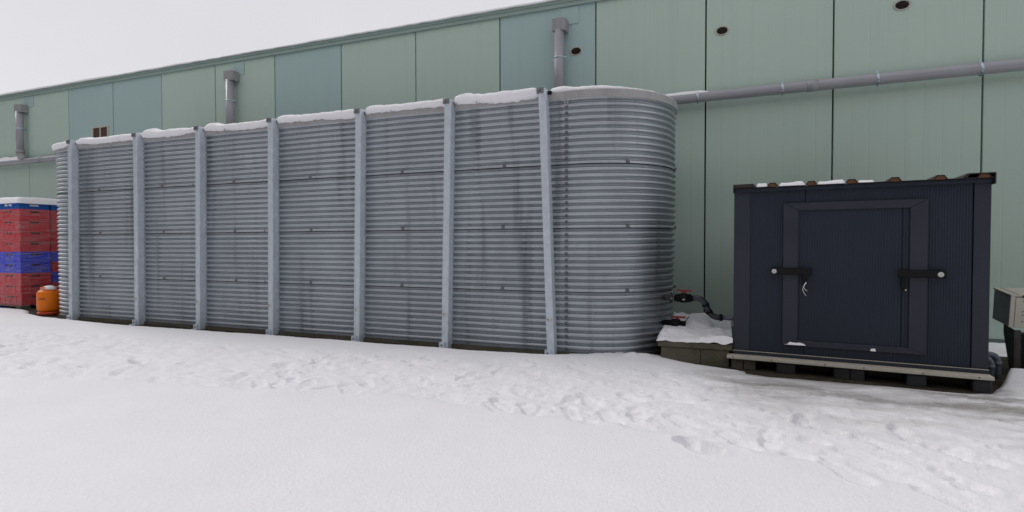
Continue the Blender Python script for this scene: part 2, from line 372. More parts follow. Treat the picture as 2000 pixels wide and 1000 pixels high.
# snow along the roof edge
N = 700; xs = np.linspace(-22, 9, N)
prof = [(-.062, .0), (-.07, .012), (-.062, .030), (-.03, .045), (.06, .065), (.5, .11), (14, 1.46)]
v = []
for i, x in enumerate(xs):
    n1 = float(vnoise(x*1.3, 0, 91)); n2 = float(vnoise(x*9, 0, 92))
    for k, (yy, zz) in enumerate(prof):
        v.append((x, WALL+yy+(n2-.5)*.012*(k < 4), 3.999+zz*(.55+.75*n1) if k < 6 else 3.999+zz))
K = len(prof); fs = [(i*K+k, (i+1)*K+k, (i+1)*K+k+1, i*K+k+1) for i in range(N-1) for k in range(K-1)]
link('roof_snow', mesh('roof_snow', v, fs, True), 'snow', kind='stuff', label='thin snow along the eaves of the warehouse roof', cat='snow')
# round vents in the wall
def round_vent(x, z, a=.078, h=.054):
    b = B(); b.lathe([(.72, .005), (.74, -.006), (.86, -.012), (1.0, -.006), (1.0, .004)], 36, (0, 0, 0), a, h, 'y')
    o = b.done('round_vent', 'vring', wh); o.location = (wl(x), 0, z)
    b = B(); b.lathe([(.735, -.001), (.001, -.001)], 36, (0, 0, 0), a, h, 'y'); b.done('opening', 'vdark', o)
    b = B()
    for r in (.26, .44, .6):
        b.lathe([(r-.025, -.003), (r-.025, -.006), (r+.025, -.006), (r+.025, -.003)], 28, (0, 0, 0), a, h, 'y')
    for an in (30, 150, 270):
        c, s = math.cos(R(an)), math.sin(R(an)); b.tube([(0, -.006, 0), (c*.7*a, -.006, s*.7*h)], .003, 6)
    b.done('grille', 'vbar', o)
round_vent(-1.655, 3.363, .082, .056); round_vent(.02, 3.372); round_vent(1.706, 3.386, .080, .056)
# louvred vent above the tank's far end
b = B()
for args in ((-.225, .225, -.02, 0, .088, .11), (-.225, .225, -.02, 0, -.11, -.088), (-.225, -.198, -.02, 0, -.088, .088), (.198, .225, -.02, 0, -.088, .088), (-.012, .012, -.018, 0, -.088, .088)):
    b.box(*args, bev=.002)
lv = b.done('square_vent', 'cream', wh); lv.location = (wl(-10.57), 0, 3.045)
b = B(); b.box(-.2, .2, -.004, -.001, -.09, .09); b.done('opening', 'rust', lv)
for s in (-1, 1):
    for k in range(5):
        b = B(); b.prism([(-.013, -.075+k*.035-.008), (-.005, -.075+k*.035+.01), (-.004, -.075+k*.035+.008), (-.012, -.075+k*.035-.01)], min(s*.014, s*.197), max(s*.014, s*.197), axis='x'); b.done('slat', 'vbar', lv)
# bluish flashing plates above the hoppers
for x, w in ((-12.70, .30), (-7.18, .22), (-1.74, .24)):
    b = B(); b.box(-w/2, w/2, -.010, -.0035, 3.70, 3.912, bev=.0015); o = b.done('flashing_plate', 'blue', wh); o.location = (wl(x), 0, 0)

# ------------------------------------------------------------------ rain pipes
def hopper_mesh(bw):
    b = B(); pts = [(-bw, .0), (bw*.98, .0)]
    for k in range(9):
        a = R(0+k*10); pts.append((bw*.98-.05+.05*math.cos(a), -.11-.05*math.sin(a)))
    pts += [(-bw, -.16)]
    return b.prism(pts, 3.59, 3.735, axis='z')
def downpipe(x, zb, label, elbow=False):
    t = thing('downpipe', (x, WALL-.002, 0), label=label, cat='downpipe', group='grey rain downpipes on the warehouse wall')
    hopper_mesh(.084).done('hopper', 'pvc_hopper', t)
    b = B(); b.tube([(-.012, -.105, 3.60), (-.012, -.105, zb)], .063, 24); b.done('pipe', 'pvc', t)
    zc = 3.27
    b = B(); b.tube([(-.012, -.105, zc-.008), (-.012, -.105, zc+.008)], .067, 24); b.box(.05, .085, -.115, -.095, zc-.009, zc+.009, .003); b.box(-.105, -.07, -.10, -.09, zc-.018, zc-.004, .002); b.done('clamp', 'clamp', t)
    b = B(); b.box(-.025, .0, -.10, -.006, zc-.006, zc+.006, .002); b.done('wall_stud', 'steel', t)
    if elbow:
        b = B(); b.tube([(-.012, -.105, zb+.06), (-.012, -.105, zb-.02)], .069, 24); b.done('socket', 'pvc_hopper', t)
        b = B(); b.tube(arc_pts((-.012, -.105, zb), (0, -.105, zb-.10), (.15, -.105, zb-.15), 8), .060, 20); b.done('elbow', 'pvc_hopper', t)
downpipe(-12.80, 2.80, 'grey downpipe with square hopper and bend, left of the tank', True)
downpipe(-7.25, 2.55, 'grey downpipe with square hopper behind the middle of the tank')
downpipe(-1.83, 2.55, 'grey downpipe with square hopper beside a round vent')
gp = thing('rainwater_pipe', (-4, WALL-.105, 2.63), label='long grey horizontal rainwater pipe clamped along the warehouse wall', cat='pipe')
b = B(); b.tube([(wl(-20), 0, 0), (wl(-12.0), 0, -.004), (wl(-1), 0, -.006), (wl(2.3), 0, .017), (wl(8), 0, .05)], .056, 24); b.done('pipe', 'pvc', gp)
for x in (-17.5, -12.22, -.229, .619, 1.477, 2.308, 3.15):
    z = -.004 if x < -5 else .001+(x+.23)/2.54*.016
    b = B(); b.tube([(-.011, 0, 0), (.011, 0, 0)], .060, 22); o = b.done('clamp', 'clamp', gp); o.location = (wl(x), 0, z)
    b = B(); b.box(-.009, .009, -.008, .008, .055, .085, .002); b.tube([(0, 0, .07), (0, .10, .07)], .005, 8); b.done('stud', 'clamp', o)
    for a in (200, 235, 270):
        b = B(); b.box(-.008, .008, -.003, .003, -.008, .008, .001); s_ = b.done('slot', 'joint', o)
        s_.location = (0, .0605*math.cos(R(a)), .0605*math.sin(R(a))); s_.rotation_euler = (R(a)-R(90), 0, 0)
for x, dx in ((-12.15, 0), (.9, .0)):
    b = B(); b.tube([(-.05, 0, 0), (.05, 0, 0)], .0605, 22); o = b.done('coupling', 'pvc', gp); o.location = (wl(x), 0, -.002 if x < 0 else .008)
def pipe_snow(x0, x1, h, label):
    xs = np.linspace(x0, x1, 60); v = []
    for i, x in enumerate(xs):
        t = min(1, min(x-x0, x1-x)/.08+.05); n1 = .6+.8*float(vnoise(x*8, 1, 33)); hh = h*n1*t
        for k in range(9):
            a = R(160-k*17.5); v.append((x, WALL-.105+math.cos(a)*.050, 2.632+.003*x*(x > 0)+math.sin(a)*.057+hh*math.sin(a)**3))
    fs = [(i*9+k, (i+1)*9+k, (i+1)*9+k+1, i*9+k+1) for i in range(59) for k in range(8)]
    link('pipe_snow', mesh('pipe_snow', v, fs, True), 'snow', kind='stuff', label=label, cat='snow')
pipe_snow(-.62, -.12, .014, 'thin line of snow on the pipe beside the tank')
pipe_snow(-15, -12.85, .05, 'snow lying on the pipe left of the downpipe bend')

# ================================================================== WATER TANK
TF = 4.54; TR = .765; CY = TF+TR; XR = -1.167; XL = -8.10
tk = thing('water_tank', ((XL+XR)/2, CY, 0), label='long corrugated galvanised water tank with rounded ends and steel posts', cat='tank')
TC = Vector(((XL+XR)/2, CY, 0))
PX = [(-7.90, -7.95), (-6.65, -6.68), (-5.60, -5.64), (-4.52, -4.55), (-3.385, -3.43), (-2.385, -2.43), (-1.47, -1.39)]
pc = [sum(p)/2+.03 for p in PX]
def bulge(x):
    for a, c in zip(pc[:-1], pc[1:]):
        if a <= x <= c: return .014*math.sin(math.pi*(x-a)/(c-a))**1
    return 0
def path(kind):
    """points (x, y, nx, ny) round the tank, in the order in which a sheet runs"""
    P = []
    if kind == 'front':
        for x in np.linspace(XL, -1.262, 90): P.append((x, TF-bulge(x), 0, -1))
    elif kind == 'right':
        for x in np.linspace(-1.262, XR, 3)[:-1]: P.append((x, TF, 0, -1))
        for a in np.linspace(0, math.pi, 50): P.append((XR+TR*math.sin(a), CY-TR*math.cos(a), math.sin(a), -math.cos(a)))
    elif kind == 'back':
        for x in np.linspace(XR, XL, 12): P.append((x, CY+TR, 0, 1))
    elif kind == 'left':
        for a in np.linspace(math.pi, 2*math.pi, 50): P.append((XL+TR*math.sin(a), CY-TR*math.cos(a), math.sin(a), -math.cos(a)))
    return P
SEAM = [.045, .571, 1.1268, 1.6806, 2.262]; PITCH = .0554; AMP = .0145
def sheet(kind, ring):
    z0, z1 = SEAM[ring], SEAM[ring+1]; P = path(kind)
    g = .0035; zs = np.linspace(z0+(g if ring else 0), z1-g, int(round((z1-z0)/PITCH*10))+1)
    v = []
    for (x, y, nx_, ny_) in P:
        s = x if kind in ('front', 'back') else math.atan2(ny_, nx_)*TR+20
        for z in zs:
            ph = (z-.571)/PITCH*2*math.pi
            o = AMP*math.sin(ph+.55*math.cos(ph))
            v.append((x+nx_*o-TC.x, y+ny_*o-TC.y, z))
    v = np.array(v); n = len(zs); m = len(P)
    sx = np.repeat([p[0] if kind in ('front', 'back') else math.atan2(p[3], p[2])*TR+20 for p in P], n); zz = np.tile(zs, m)
    d = .010*fbm(sx*.9, zz*1.2+ring*7, 101, 2)+.004*fbm(sx*5, zz*6, 103, 2)
    if ring == 0 and kind == 'right':                # dented foot of the round end
        d = d-.02*np.exp(-((zz-.35)/.12)**2)*np.clip(vnoise(sx*4, zz*9, 7)-.35, 0, 1)
    nn = np.repeat(np.array([(p[2], p[3]) for p in P]), n, axis=0); v[:, :2] += nn*d[:, None]
    fs = [(i*n+k, (i+1)*n+k, (i+1)*n+k+1, i*n+k+1) for i in range(m-1) for k in range(n-1)]
    return link('wall_sheet', mesh('wall_sheet', v, fs, True), 'zinc', tk)
for ring in range(4):
    for kind in ('front', 'right', 'back', 'left'): sheet(kind, ring)
def stadium(r, z, n=40):
    return [(XR+r*math.sin(a)-TC.x, -r*math.cos(a), z) for a in np.linspace(0, math.pi, n)]+[(XL+r*math.sin(a)-TC.x, -r*math.cos(a), z) for a in np.linspace(math.pi, 2*math.pi, n)]
def band_mesh(r, z0, z1):
    a = stadium(r, z0); c = stadium(r, z1); n = len(a); return mesh('band', a+c, [(i, (i+1) % n, n+(i+1) % n, n+i) for i in range(n)], True)
link('liner', band_mesh(TR-.022, .03, 2.25), 'liner', tk)
b = B(); lo = stadium(TR+.02, 0); hi = stadium(TR+.02, .042); n = len(lo)
vl = [b.bm.verts.new(p) for p in lo]; vh = [b.bm.verts.new(p) for p in hi]; b.bm.faces.new(vh)
for i in range(n): b.bm.faces.new((vl[i], vl[(i+1) % n], vh[(i+1) % n], vh[i]))
b.done('base_slab', 'concrete', tk)
cv = stadium(TR-.01, 2.285); link('cover', mesh('cover', cv, [tuple(range(len(cv)))]), 'liner', tk)
# rim, in sections with open joints
def full_path(r):
    P = []
    for x in np.linspace(XL, XR, 160): P.append((x, TF-(r-TR), 0, -1))
    for a in np.linspace(0, math.pi, 60)[1:]: P.append((XR+r*math.sin(a), CY-r*math.cos(a), math.sin(a), -math.cos(a)))
    for x in np.linspace(XR, XL, 20)[1:]: P.append((x, CY+r, 0, 1))
    for a in np.linspace(math.pi, 2*math.pi, 60)[1:]: P.append((XL+r*math.sin(a), CY-r*math.cos(a), math.sin(a), -math.cos(a)))
    return P
FP = full_path(TR); RZ0, RZ1 = 2.243, 2.308
def rim_section(pts):
    prof = [(.008, RZ0+.004), (.026, RZ0), (.028, RZ0+.004), (.028, RZ1-.003), (.025, RZ1), (-.05, RZ1), (-.05, RZ1-.006), (.008, RZ1-.008), (.008, RZ0+.004)]
    b = B(); rings = []
    for (x, y, nx_, ny_) in pts:
        rings.append([b.bm.verts.new((x+nx_*o-TC.x, y+ny_*o-TC.y, z)) for o, z in prof[:-1]])
    n = len(prof)-1
    for i in range(len(rings)-1):
        for k in range(n): b.bm.faces.new((rings[i][k], rings[i+1][k], rings[i+1][(k+1) % n], rings[i][(k+1) % n]))
    b.bm.faces.new(rings[0]); b.bm.faces.new(rings[-1][::-1])
    return b.done('rim_section', 'rim', tk)
cuts = [0, 54, 105, 159, 219, 238, 297]
for k, (a, c) in enumerate(zip(cuts[:-1], cuts[1:])):
    pts = [list(p) for p in FP[a:c+1]]
    if k < 2: pts[-1][0] -= .004
    rim_section(pts)
# posts
for i, ((xt, xb), z_top) in enumerate(zip(PX, (2.345, 2.34, 2.34, 2.34, 2.333, 2.333, 2.338))):
    lean = xt-xb
    b = B(); b.box(0, .068, 0, .104, .0, z_top, bev=.007)
    for vv in b.bm.verts: vv.co.x += lean*vv.co.z/z_top; vv.co.y += -.0
    po = b.done('post', 'post', tk); po.location = (xb-TC.x, 4.445-TC.y, 0)
    b = B(); b.box(lean-.012, lean+.050, -.010, .05, z_top-.042, z_top+.004, .002); b.done('top_bracket', 'steel', po)
    b = B(); b.lathe([(.001, -.021), (.009, -.019), (.011, -.010)], 10, (lean+.014, 0, z_top-.018), 1, 1, 'y'); b.done('bolt', 'boltdark', po)
    b = B(); b.box(lean+.070, lean+(.105 if i == 6 else .088), .05, .085, z_top-.045, z_top-.015, .004); b.done('cleat', 'black' if i == 6 else 'steel', po)
    b = B(); b.box(-.018, .040, -.014, -.001, .012, .070, .002); b.box(-.018, .040, -.055, -.0145, .005, .018, .002); b.done('foot_bracket', 'post', po)
    b = B(); b.lathe([(.001, -.024), (.007, -.022), (.008, -.014)], 8, (.011, 0, .042), 1, 1, 'y'); b.done('bolt', 'boltdark', po)
    lz = lean*.335/z_top
    b = B(); b.lathe([(.001, -.005), (.018, -.005), (.021, -.001)], 20, (lz+.028, 0, .335), 1.1, 1, 'y'); b.done('washer', 'washer', po)
    b = B(); b.lathe([(.001, -.014), (.005, -.013), (.006, -.005)], 8, (lz+.024, 0, .335), 1, 1, 'y'); b.done('bolt', 'boltdark', po)
# bolts: one seam bolt row, one riveted lap
bb = B(); bb.lathe([(.019, 0), (.0185, -.004), (.015, -.009), (.010, -.014), (.001, -.017)], 12, (0, 0, 0), 1, 1, 'y')
bmesh.ops.recalc_face_normals(bb.bm, faces=bb.bm.faces[:]); bme = bpy.data.meshes.new('bolt'); bb.bm.to_mesh(bme); bb.bm.free(); bme.materials.append(MT['boltdark'])
bme.polygons.foreach_set('use_smooth', [True]*len(bme.polygons))
def bolt(x, y, z, nx_=0, ny_=-1, s=1):
    o = link('bolt', bme, None, tk); o.location = (x-TC.x, y-TC.y, z); o.rotation_euler = (0, 0, math.atan2(nx_, -ny_)); o.scale = (s, s, s)
for z in SEAM[1:4]:
    for x in (-7.39, -6.24, -5.09, -4.02, -2.90, -1.82): bolt(x+rnd.uniform(-.015, .015), TF-bulge(x)-.011, z+.016)
    for x in (-6.78, -5.74, -4.66): bolt(x, TF-.011, z+.012, s=.75)
    for a in (34, 88): bolt(XR+(TR+.012)*math.sin(R(a)), CY-(TR+.012)*math.cos(R(a)), z+.016, math.sin(R(a)), -math.cos(R(a)))
k = 0
z = .075
while z < 2.22:
    bolt(-1.238, TF-.009, z, s=.86); z += PITCH
b = B(); b.tube([(-1.245, TF-.02, 2.245), (-1.25, TF-.024, 2.20), (-1.238, TF-.026, 2.185), (-1.226, TF-.024, 2.20), (-1.215, TF-.03, 2.25)], .003, 6)
o = b.done('wire_hook', 'washer', tk); o.location = -TC
# snow on the rim and cover
def rim_snow():
    N = 620; P = []
    sA = np.linspace(-8.10, XR, 430)
    for x in sA: P.append((x, TF, 0, -1))
    for a in np.linspace(0, math.pi*.75, 120)[1:]: P.append((XR+TR*math.sin(a), CY-TR*math.cos(a), math.sin(a), -math.cos(a)))
    for a in np.linspace(2*math.pi, math.pi*1.2, 60)[1:]: P.insert(0, (XL+TR*math.sin(a), CY-TR*math.cos(a), math.sin(a), -math.cos(a)))
    px = [p[0]+.031 for p in PX]; L = 0; v = []; K = 12
    for i, (x, y, nx_, ny_) in enumerate(P):
        if i: L += math.hypot(x-P[i-1][0], y-P[i-1][1])
        arc = (ny_ > -.999 and x > -2) or x > px[-1]
        h = .064+.030*(float(vnoise(L*1.1, 0, 121))-.5)+.016*(float(vnoise(L*5, 0, 122))-.5)+.010*(float(vnoise(L*17, 0, 125))-.5)
        if x > px[-1]-.0:
            h = .040+.012*(float(vnoise(L*2.2, 0, 121))-.5)-.030*sstep(-1.0, -.45, np.array(x))
            h = float(h)
        front = .030; drop = .006+.034*float(vnoise(L*2.3, 0, 123))+.014*(float(vnoise(L*24, 0, 124)))
        if x > px[-1]: drop *= .1; front = .004
        for p in px:                                   # scoured beside each post, heaped just right of it
            d = x-p
            if ny_ < -.99:
                if abs(d) < .055: h *= .35
                elif 0 < d < .45: h += .030*math.exp(-((d-.15)/.09)**2)
                if -.02 < d < .5: drop *= .4+.6*min(1, abs(d)/.5)
                if abs(d) < .05: front = .012
        tip = min(1, i/12+.05, (len(P)-1-i)/12+.05); h *= tip
        prof = [(front-.001, -drop), (front+.006, -drop-.003), (front+.016, -drop*.4+.003), (front+.022, h*.22), (front+.017, h*.5), (front+.002, h*.74), (-.02, h*.92), (-.06, h), (-.12, h*.97), (-.22, h*.8), (-.4, h*.75), (-.72, h*.8)]
        for k_, (o, zz) in enumerate(prof):
            jt = .007*(float(vnoise(L*26, k_*1.7, 126))-.5)*(k_ < 8)*tip; v.append((x+nx_*(o+jt*(k_ > 0)), y+ny_*(o+jt*(k_ > 0)), RZ1+.001+zz+jt))
    fs = [(i*K+k, (i+1)*K+k, (i+1)*K+k+1, i*K+k+1) for i in range(len(P)-1) for k in range(K-1)]
    link('rim_snow', mesh('rim_snow', v, fs, True), 'snow', kind='stuff', label='snow heaped along the top rim of the tank', cat='snow')
rim_snow()
MT['ice'] = mat('ice', (.75, .78, .82), rough=.1); MT['ice'].node_tree.nodes['Principled BSDF'].inputs['Transmission Weight'].default_value = .8
for x, ln, lab in ((-2.28, .06, 'icicle under the tank rim just right of the sixth post'), (-2.08, .035, 'short icicle under the tank rim in the last bay'), (-3.0, .035, 'icicle under the tank rim between fifth and sixth posts'),
                   (-4.13, .045, 'icicle under the tank rim between fourth and fifth posts'), (-5.2, .035, 'icicle under the tank rim between third and fourth posts')):
    b = B(); b.lathe([(.006, .012), (.0045, -.3*ln), (.0006, -ln)], 8); b.done('icicle', 'ice', None, label=lab, cat='icicle', group='icicles under the tank rim').location = (x, TF-.045, RZ1-.02)

# ---- outlet valves and pipe
vt = thing('outlet_valve', (-.40, 5.0, .506), label='upper black ball valve with red handle and dark pipe to the shed', cat='valve')
b = B(); b.tube([(-.06, 0, 0), (.02, 0, 0)], .026, 16); b.tube([(-.005, 0, 0), (.012, 0, 0)], .05, 18); b.done('flange', 'darksteel', vt)
for a in range(0, 360, 60):
    b = B(); b.tube([(.0, 0, 0), (.028, 0, 0)], .008, 8); o = b.done('bolt', 'steel', vt); o.location = (0, .062*math.cos(R(a)), .062*math.sin(R(a)))
b = B(); b.tube([(.03, 0, 0), (.05, 0, 0), (.052, 0, 0), (.085, 0, 0), (.087, 0, 0), (.14, 0, 0), (.142, 0, 0), (.175, 0, 0), (.177, 0, 0), (.19, 0, 0)], [.03, .03, .036, .036, .043, .043, .037, .037, .028, .026], 18); b.done('valve_body', 'black', vt)
b = B(); b.tube([(.113, 0, .03), (.113, 0, .066)], .013, 10); b.box(.05, .18, -.013, .013, .060, .074, .004); b.box(.09, .136, -.018, .018, .054, .072, .004); b.done('handle', 'redplastic', vt)
b = B(); b.box(.105, .125, -.046, -.043, -.014, -.004, .001); b.done('label_plate', 'whitedisc', vt)
pp = [(.18, 0, 0), (.22, 0, .004)]+arc_pts((.225, 0, .004), (.275, 0, 0), (.295, 0, -.05), 6)+arc_pts((.325, 0, -.115), (.345, 0, -.155), (.40, 0, -.160), 6)+[(.43, 0, -.160)]
b = B(); b.tube(pp, .026, 16); b.done('bent_pipe', 'pipe_dark', vt)
for p0, p1 in (((.292, 0, -.045), (.302, 0, -.066)), ((.320, 0, -.105), (.330, 0, -.126)), ((.41, 0, -.160), (.435, 0, -.160))):
    b = B(); b.tube([p0, p1], .031, 16); b.done('socket', 'black', vt)
b = B(); b.tube([(.43, 0, -.160), (.60, 0, -.162)], .021, 16); b.done('straight_pipe', 'pipe_grey', vt)
v2 = thing('drain_valve', (-.42, 5.0, .275), label='lower black drain valve with red handle half buried in snow', cat='valve')
b = B(); b.tube([(-.05, 0, 0), (.03, 0, 0), (.032, 0, 0), (.10, 0, -.005), (.102, 0, -.005), (.15, 0, -.01)], [.03, .03, .045, .045, .033, .033], 16); b.done('valve_body', 'black', v2)
b = B(); b.tube([(.075, 0, .03), (.08, 0, .055)], .014, 10); b.box(.02, .15, -.014, .014, .050, .066, .004); b.done('handle', 'redplastic', v2)
b = B(); b.tube([(.13, .05, .0), (.175, .06, .06)], .004, 6); b.done('twig', 'darksteel', v2)

# ---- concrete plinth with snow
pl = thing('concrete_plinth', (-.18, 4.56, 0), label='mossy concrete plinth capped with snow between tank and shed', cat='plinth')
def noisy(o, amp=.004, sc=20):
    for vv in o.data.vertices:
        p = vv.co; n1 = float(fbm(np.array(p.x*sc+p.z*7), np.array(p.y*sc+p.z*11), 5)); vv.co = p+Vector((n1, n1*.7, -n1*.5))*amp
b = B(); b.box(-.285, .285, 0, 1.0, .142, .190, .006); bmesh.ops.subdivide_edges(b.bm, edges=b.bm.edges[:], cuts=6, use_grid_fill=True); o = b.done('cap_slab', 'concrete', pl); noisy(o, .01)
for x0, x1 in ((-.26, .048), (.050, .262)):
    b = B(); b.box(x0, x1, .012, .98, -.01, .1405, .006); o = b.done('block', 'concrete', pl); noisy(o, .006)
gx, gy = np.meshgrid(np.linspace(-.30, .288, 70), np.linspace(-.01, 1.0, 100))
base = .195; ed = np.minimum(np.minimum((gx+.30), .9)/.05, np.minimum((gy+.012), 1.0)/.05)+.55*fbm(gx*13, gy*13, 201, 3)+.35
hh = .052+.075*sstep(.1, .8, gy)*(1-.5*sstep(.0, .25, gx))+.10*fbm(gx*5, gy*5, 203, 4)+.035*fbm(gx*19, gy*19, 204, 3)
gz = base-.016+hh*sstep(0, 1.0, ed)
v = np.stack([gx.ravel()-.18, gy.ravel()+4.56, gz.ravel()], 1)
fs = [(j*70+i, j*70+i+1, (j+1)*70+i+1, (j+1)*70+i) for j in range(99) for i in range(69)]
link('plinth_snow', mesh('plinth_snow', v, fs, True), 'snow', kind='stuff', label='lumpy wet snow on the concrete plinth', cat='snow')

# ================================================================== PUMP SHED
SA = .087
sh = thing('pump_shed', (.118, 4.60, 0), rz=-SA, label='low anthracite panel shed with barred door on black feet', cat='shed')
SW, SD = 1.566, 1.05
def ribbed(x0, x1, z0, z1, y=0, pitch=.0165, depth=.0022, th=.02):
    xs = []; n = max(1, int(round((x1-x0)/pitch)))
    p = (x1-x0)/n
    for k in range(n):
        a = x0+k*p; xs += [(a, 0), (a+p*.60, 0), (a+p*.70, depth), (a+p*.90, depth)]
    xs.append((x1, 0))
    poly = [(x, y+d) for x, d in xs]+[(x1, y+th), (x0, y+th)]
    return poly, z0, z1
def rib_panel(x0, x1, z0, z1, y=0, name='wall_panel', parent=None):
    poly, z0, z1 = ribbed(x0, x1, z0, z1, y); b = B(); b.prism(poly, z0, z1, axis='z'); return b.done(name, 'shed', parent or sh)
b = B(); b.box(.03, SW-.03, .03, SD, .135, 1.415); b.done('core', 'joint', sh)
rib_panel(.10, .4885, .150, 1.405); rib_panel(.4925, SW-.09, .150, 1.405)
for x0, x1 in ((-.002, .028), (SW-.028, SW+.002)):
    b = B(); b.box(x0, x1, .022, SD, .150, 1.405, .002); b.done('side_panel', 'shed', sh)
b = B(); b.box(0, SW, SD+.001, SD+.03, .15, 1.405); b.done('back_panel', 'shed', sh)
b = B(); b.box(-.005, .113, -.006, .016, .150, 1.40, .002); b.box(-.0055, -.0025, .017, .11, .150, 1.40); b.done('corner_trim', 'shedtrim', sh)
b = B(); b.box(1.482, SW+.005, -.006, .016, .150, 1.40, .002); b.box(SW+.0025, SW+.0055, .017, .11, .150, 1.40); b.done('corner_trim', 'shedtrim', sh)
b = B(); b.box(-.008, SW+.008, -.014, .01, .118, .148, .003); b.done('bottom_flashing', 'shedtrim', sh)
b = B(); b.box(-.006, SW+.006, -.016, -.0142, .1440, .1490); b.done('flashing_edge', 'creamwood', sh)
# door
dr = thing('door', (0, 0, 0)); dr.parent = sh
rib_panel(.442, 1.086, .254, 1.240, -.007, 'leaf', dr); rib_panel(1.094, 1.134, .254, 1.240, -.007, 'leaf_strip', dr)
o0, o1, i0, i1, zo0, zo1, zi0, zi1 = .343, 1.232, .444, 1.132, .216, 1.298, .258, 1.239
def trim(poly):
    b = B(); b.prism(poly, -.022, -.009, axis='y')
    es = [e for e in b.bm.edges]
    bmesh.ops.bevel(b.bm, geom=es, offset=.0015, segments=1, affect='EDGES'); b.done('frame_trim', 'shedtrim', dr)
g = .0008
trim([(o0, zo0+g), (o0, zo1-g), (i0, zi1-g), (i0, zi0+g)]); trim([(o1, zo0+g), (o1, zo1-g), (i1, zi1-g), (i1, zi0+g)])
trim([(o0+g, zo1), (o1-g, zo1), (i1-g, zi1), (i0+g, zi1)]); trim([(o0+g, zo0), (o1-g, zo0), (i1-g, zi0), (i0+g, zi0)])
for x0, x1, zd, xd, xl, lz0, lz1, strg in ((.262, .535, .779, .283, .487, .690, .762, True), (1.062, 1.335, .777, 1.300, 1.097, .665, .755, False)):
    sb = thing('locking_bar', (0, 0, 0)); sb.parent = sh
    b = B(); b.box(x0, x1, -.052, -.036, zd-.025, zd+.025, .008); b.box(x0+.01, x0+.05, -.036, -.0225 if not strg else .0, zd-.018, zd+.018, .002); b.box(x1-.05, x1-.01, -.036, -.008, zd-.018, zd+.018, .002); b.done('bar', 'black', sb)
    b = B(); b.lathe([(.001, -.0545), (.006, -.0545), (.007, -.0538), (.017, -.0538), (.018, -.0522)], 20, (xd, 0, zd), 1, 1, 'y'); b.done('lock_disc', 'whitedisc', sb)
    b = B(); b.box(xl-.014, xl+.014, -.046, -.026, lz0+.012, lz1, .004); b.box(xl-.010, xl+.012, -.042, -.024, lz0-.012, lz0+.0115, .004); b.done('padlock', 'black', sb)
    if strg:
        b = B()
        for dx, q in ((0, 1), (.006, .6)):
            b.tube([(xl+.008+dx, -.045, lz0+.01), (xl-.006+dx, -.049, lz0-.02*q), (xl-.012+dx, -.047, lz0-.045*q), (xl-.002+dx, -.047, lz0-.07*q), (xl+.012+dx, -.046, lz0-.09*q)], .0022, 6)
        b.done('string', 'string', sb)
    else:
        b = B(); b.box(xl+.006, xl+.013, -.048, -.043, lz0-.006, lz0+.006, .001); b.done('keyhole_plate', 'washer', sb)
# roof
rf = thing('roof', (0, 0, 0)); rf.parent = sh
RB = [.267, .525, .778, 1.034, 1.288, 1.52]; zr = 1.424
prof = [(-.004, zr)]
for c in RB: prof += [(c-.040, zr), (c-.020, zr+.028), (c+.020, zr+.028), (c+.040, zr)]
prof += [(SW+.004, zr)]
prof = sorted([(max(-.004, min(SW+.004, x)), z) for x, z in prof], key=lambda p: p[0])
poly = prof+[(x, z-.004) for x, z in prof[::-1]]
b = B(); b.prism(poly, -.060, SD+.06, axis='y'); b.done('roof_sheet', 'roofdark', rf)
for c in RB:
    b = B(); b.prism([(c-.033, zr-.002), (c-.018, zr+.0225), (c+.018, zr+.0225), (c+.033, zr-.002)], -.057, -.01, axis='y'); b.done('rib_filler', 'rust', rf)
b = B(); b.box(-.004, SW+.004, -.030, .0, 1.392, 1.4185, .002); b.done('fascia_board', 'shed', rf)
b = B(); b.prism([(-.010, zr-.035), (-.010, zr+.026), (.135, zr+.026), (.152, zr+.003), (-.004, zr+.003), (-.004, zr-.035)], -.064, SD+.06, axis='y'); b.done('edge_trim', 'roofdark', rf)
b = B(); b.prism([(SW+.012, zr-.045), (SW+.012, zr+.030), (1.43, zr+.030), (1.405, zr+.003), (1.43, zr+.003), (1.44, zr+.024), (SW+.006, zr+.024), (SW+.006, zr-.045)], -.064, SD+.06, axis='y'); b.done('edge_trim', 'roofdark', rf)
# base beam, feet
bs = thing('base_frame', (0, 0, 0)); bs.parent = sh
b = B(); b.box(-.045, SW+.012, -.10, -.0, .093, .117, .003); b.done('front_beam', 'creamwood', bs)
for u in (.0, .27, .62, .86, 1.2, 1.5):
    b = B(); b.lathe([(.001, -.1035), (.004, -.103), (.005, -.100)], 8, (u, 0, .106+rnd.uniform(-.003, .003)), 1, 1, 'y'); b.done('screw', 'rust', bs)
b = B(); b.box(-.0, SW, .001, SD, .10, .133); b.done('floor_plate', 'darksteel', bs)
for u, wd in ((.368, .13), (.73, .10), (.825, .09), (1.17, .115), (1.525, .105)):
    for yy in (-.075, .45, .88):
        b = B(); b.box(u-wd/2, u+wd/2, yy, yy+.14, -.005, .0925, .014); o = b.done('foot', 'rubber', bs); noisy(o, .006, 12)
for u in (.03, .12):
    b = B(); b.box(u-.045, u+.04, -.05, .12, -.005, .0925, .004); o = b.done('support_block', 'concrete', bs); noisy(o, .006)
b = B(); b.box(-.03, SW-.02, .10, .22, -.005, .088, .006); bmesh.ops.subdivide_edges(b.bm, edges=b.bm.edges[:], cuts=10, use_grid_fill=True); o = b.done('kerb_stone', 'concrete', bs); noisy(o, .03, 15)
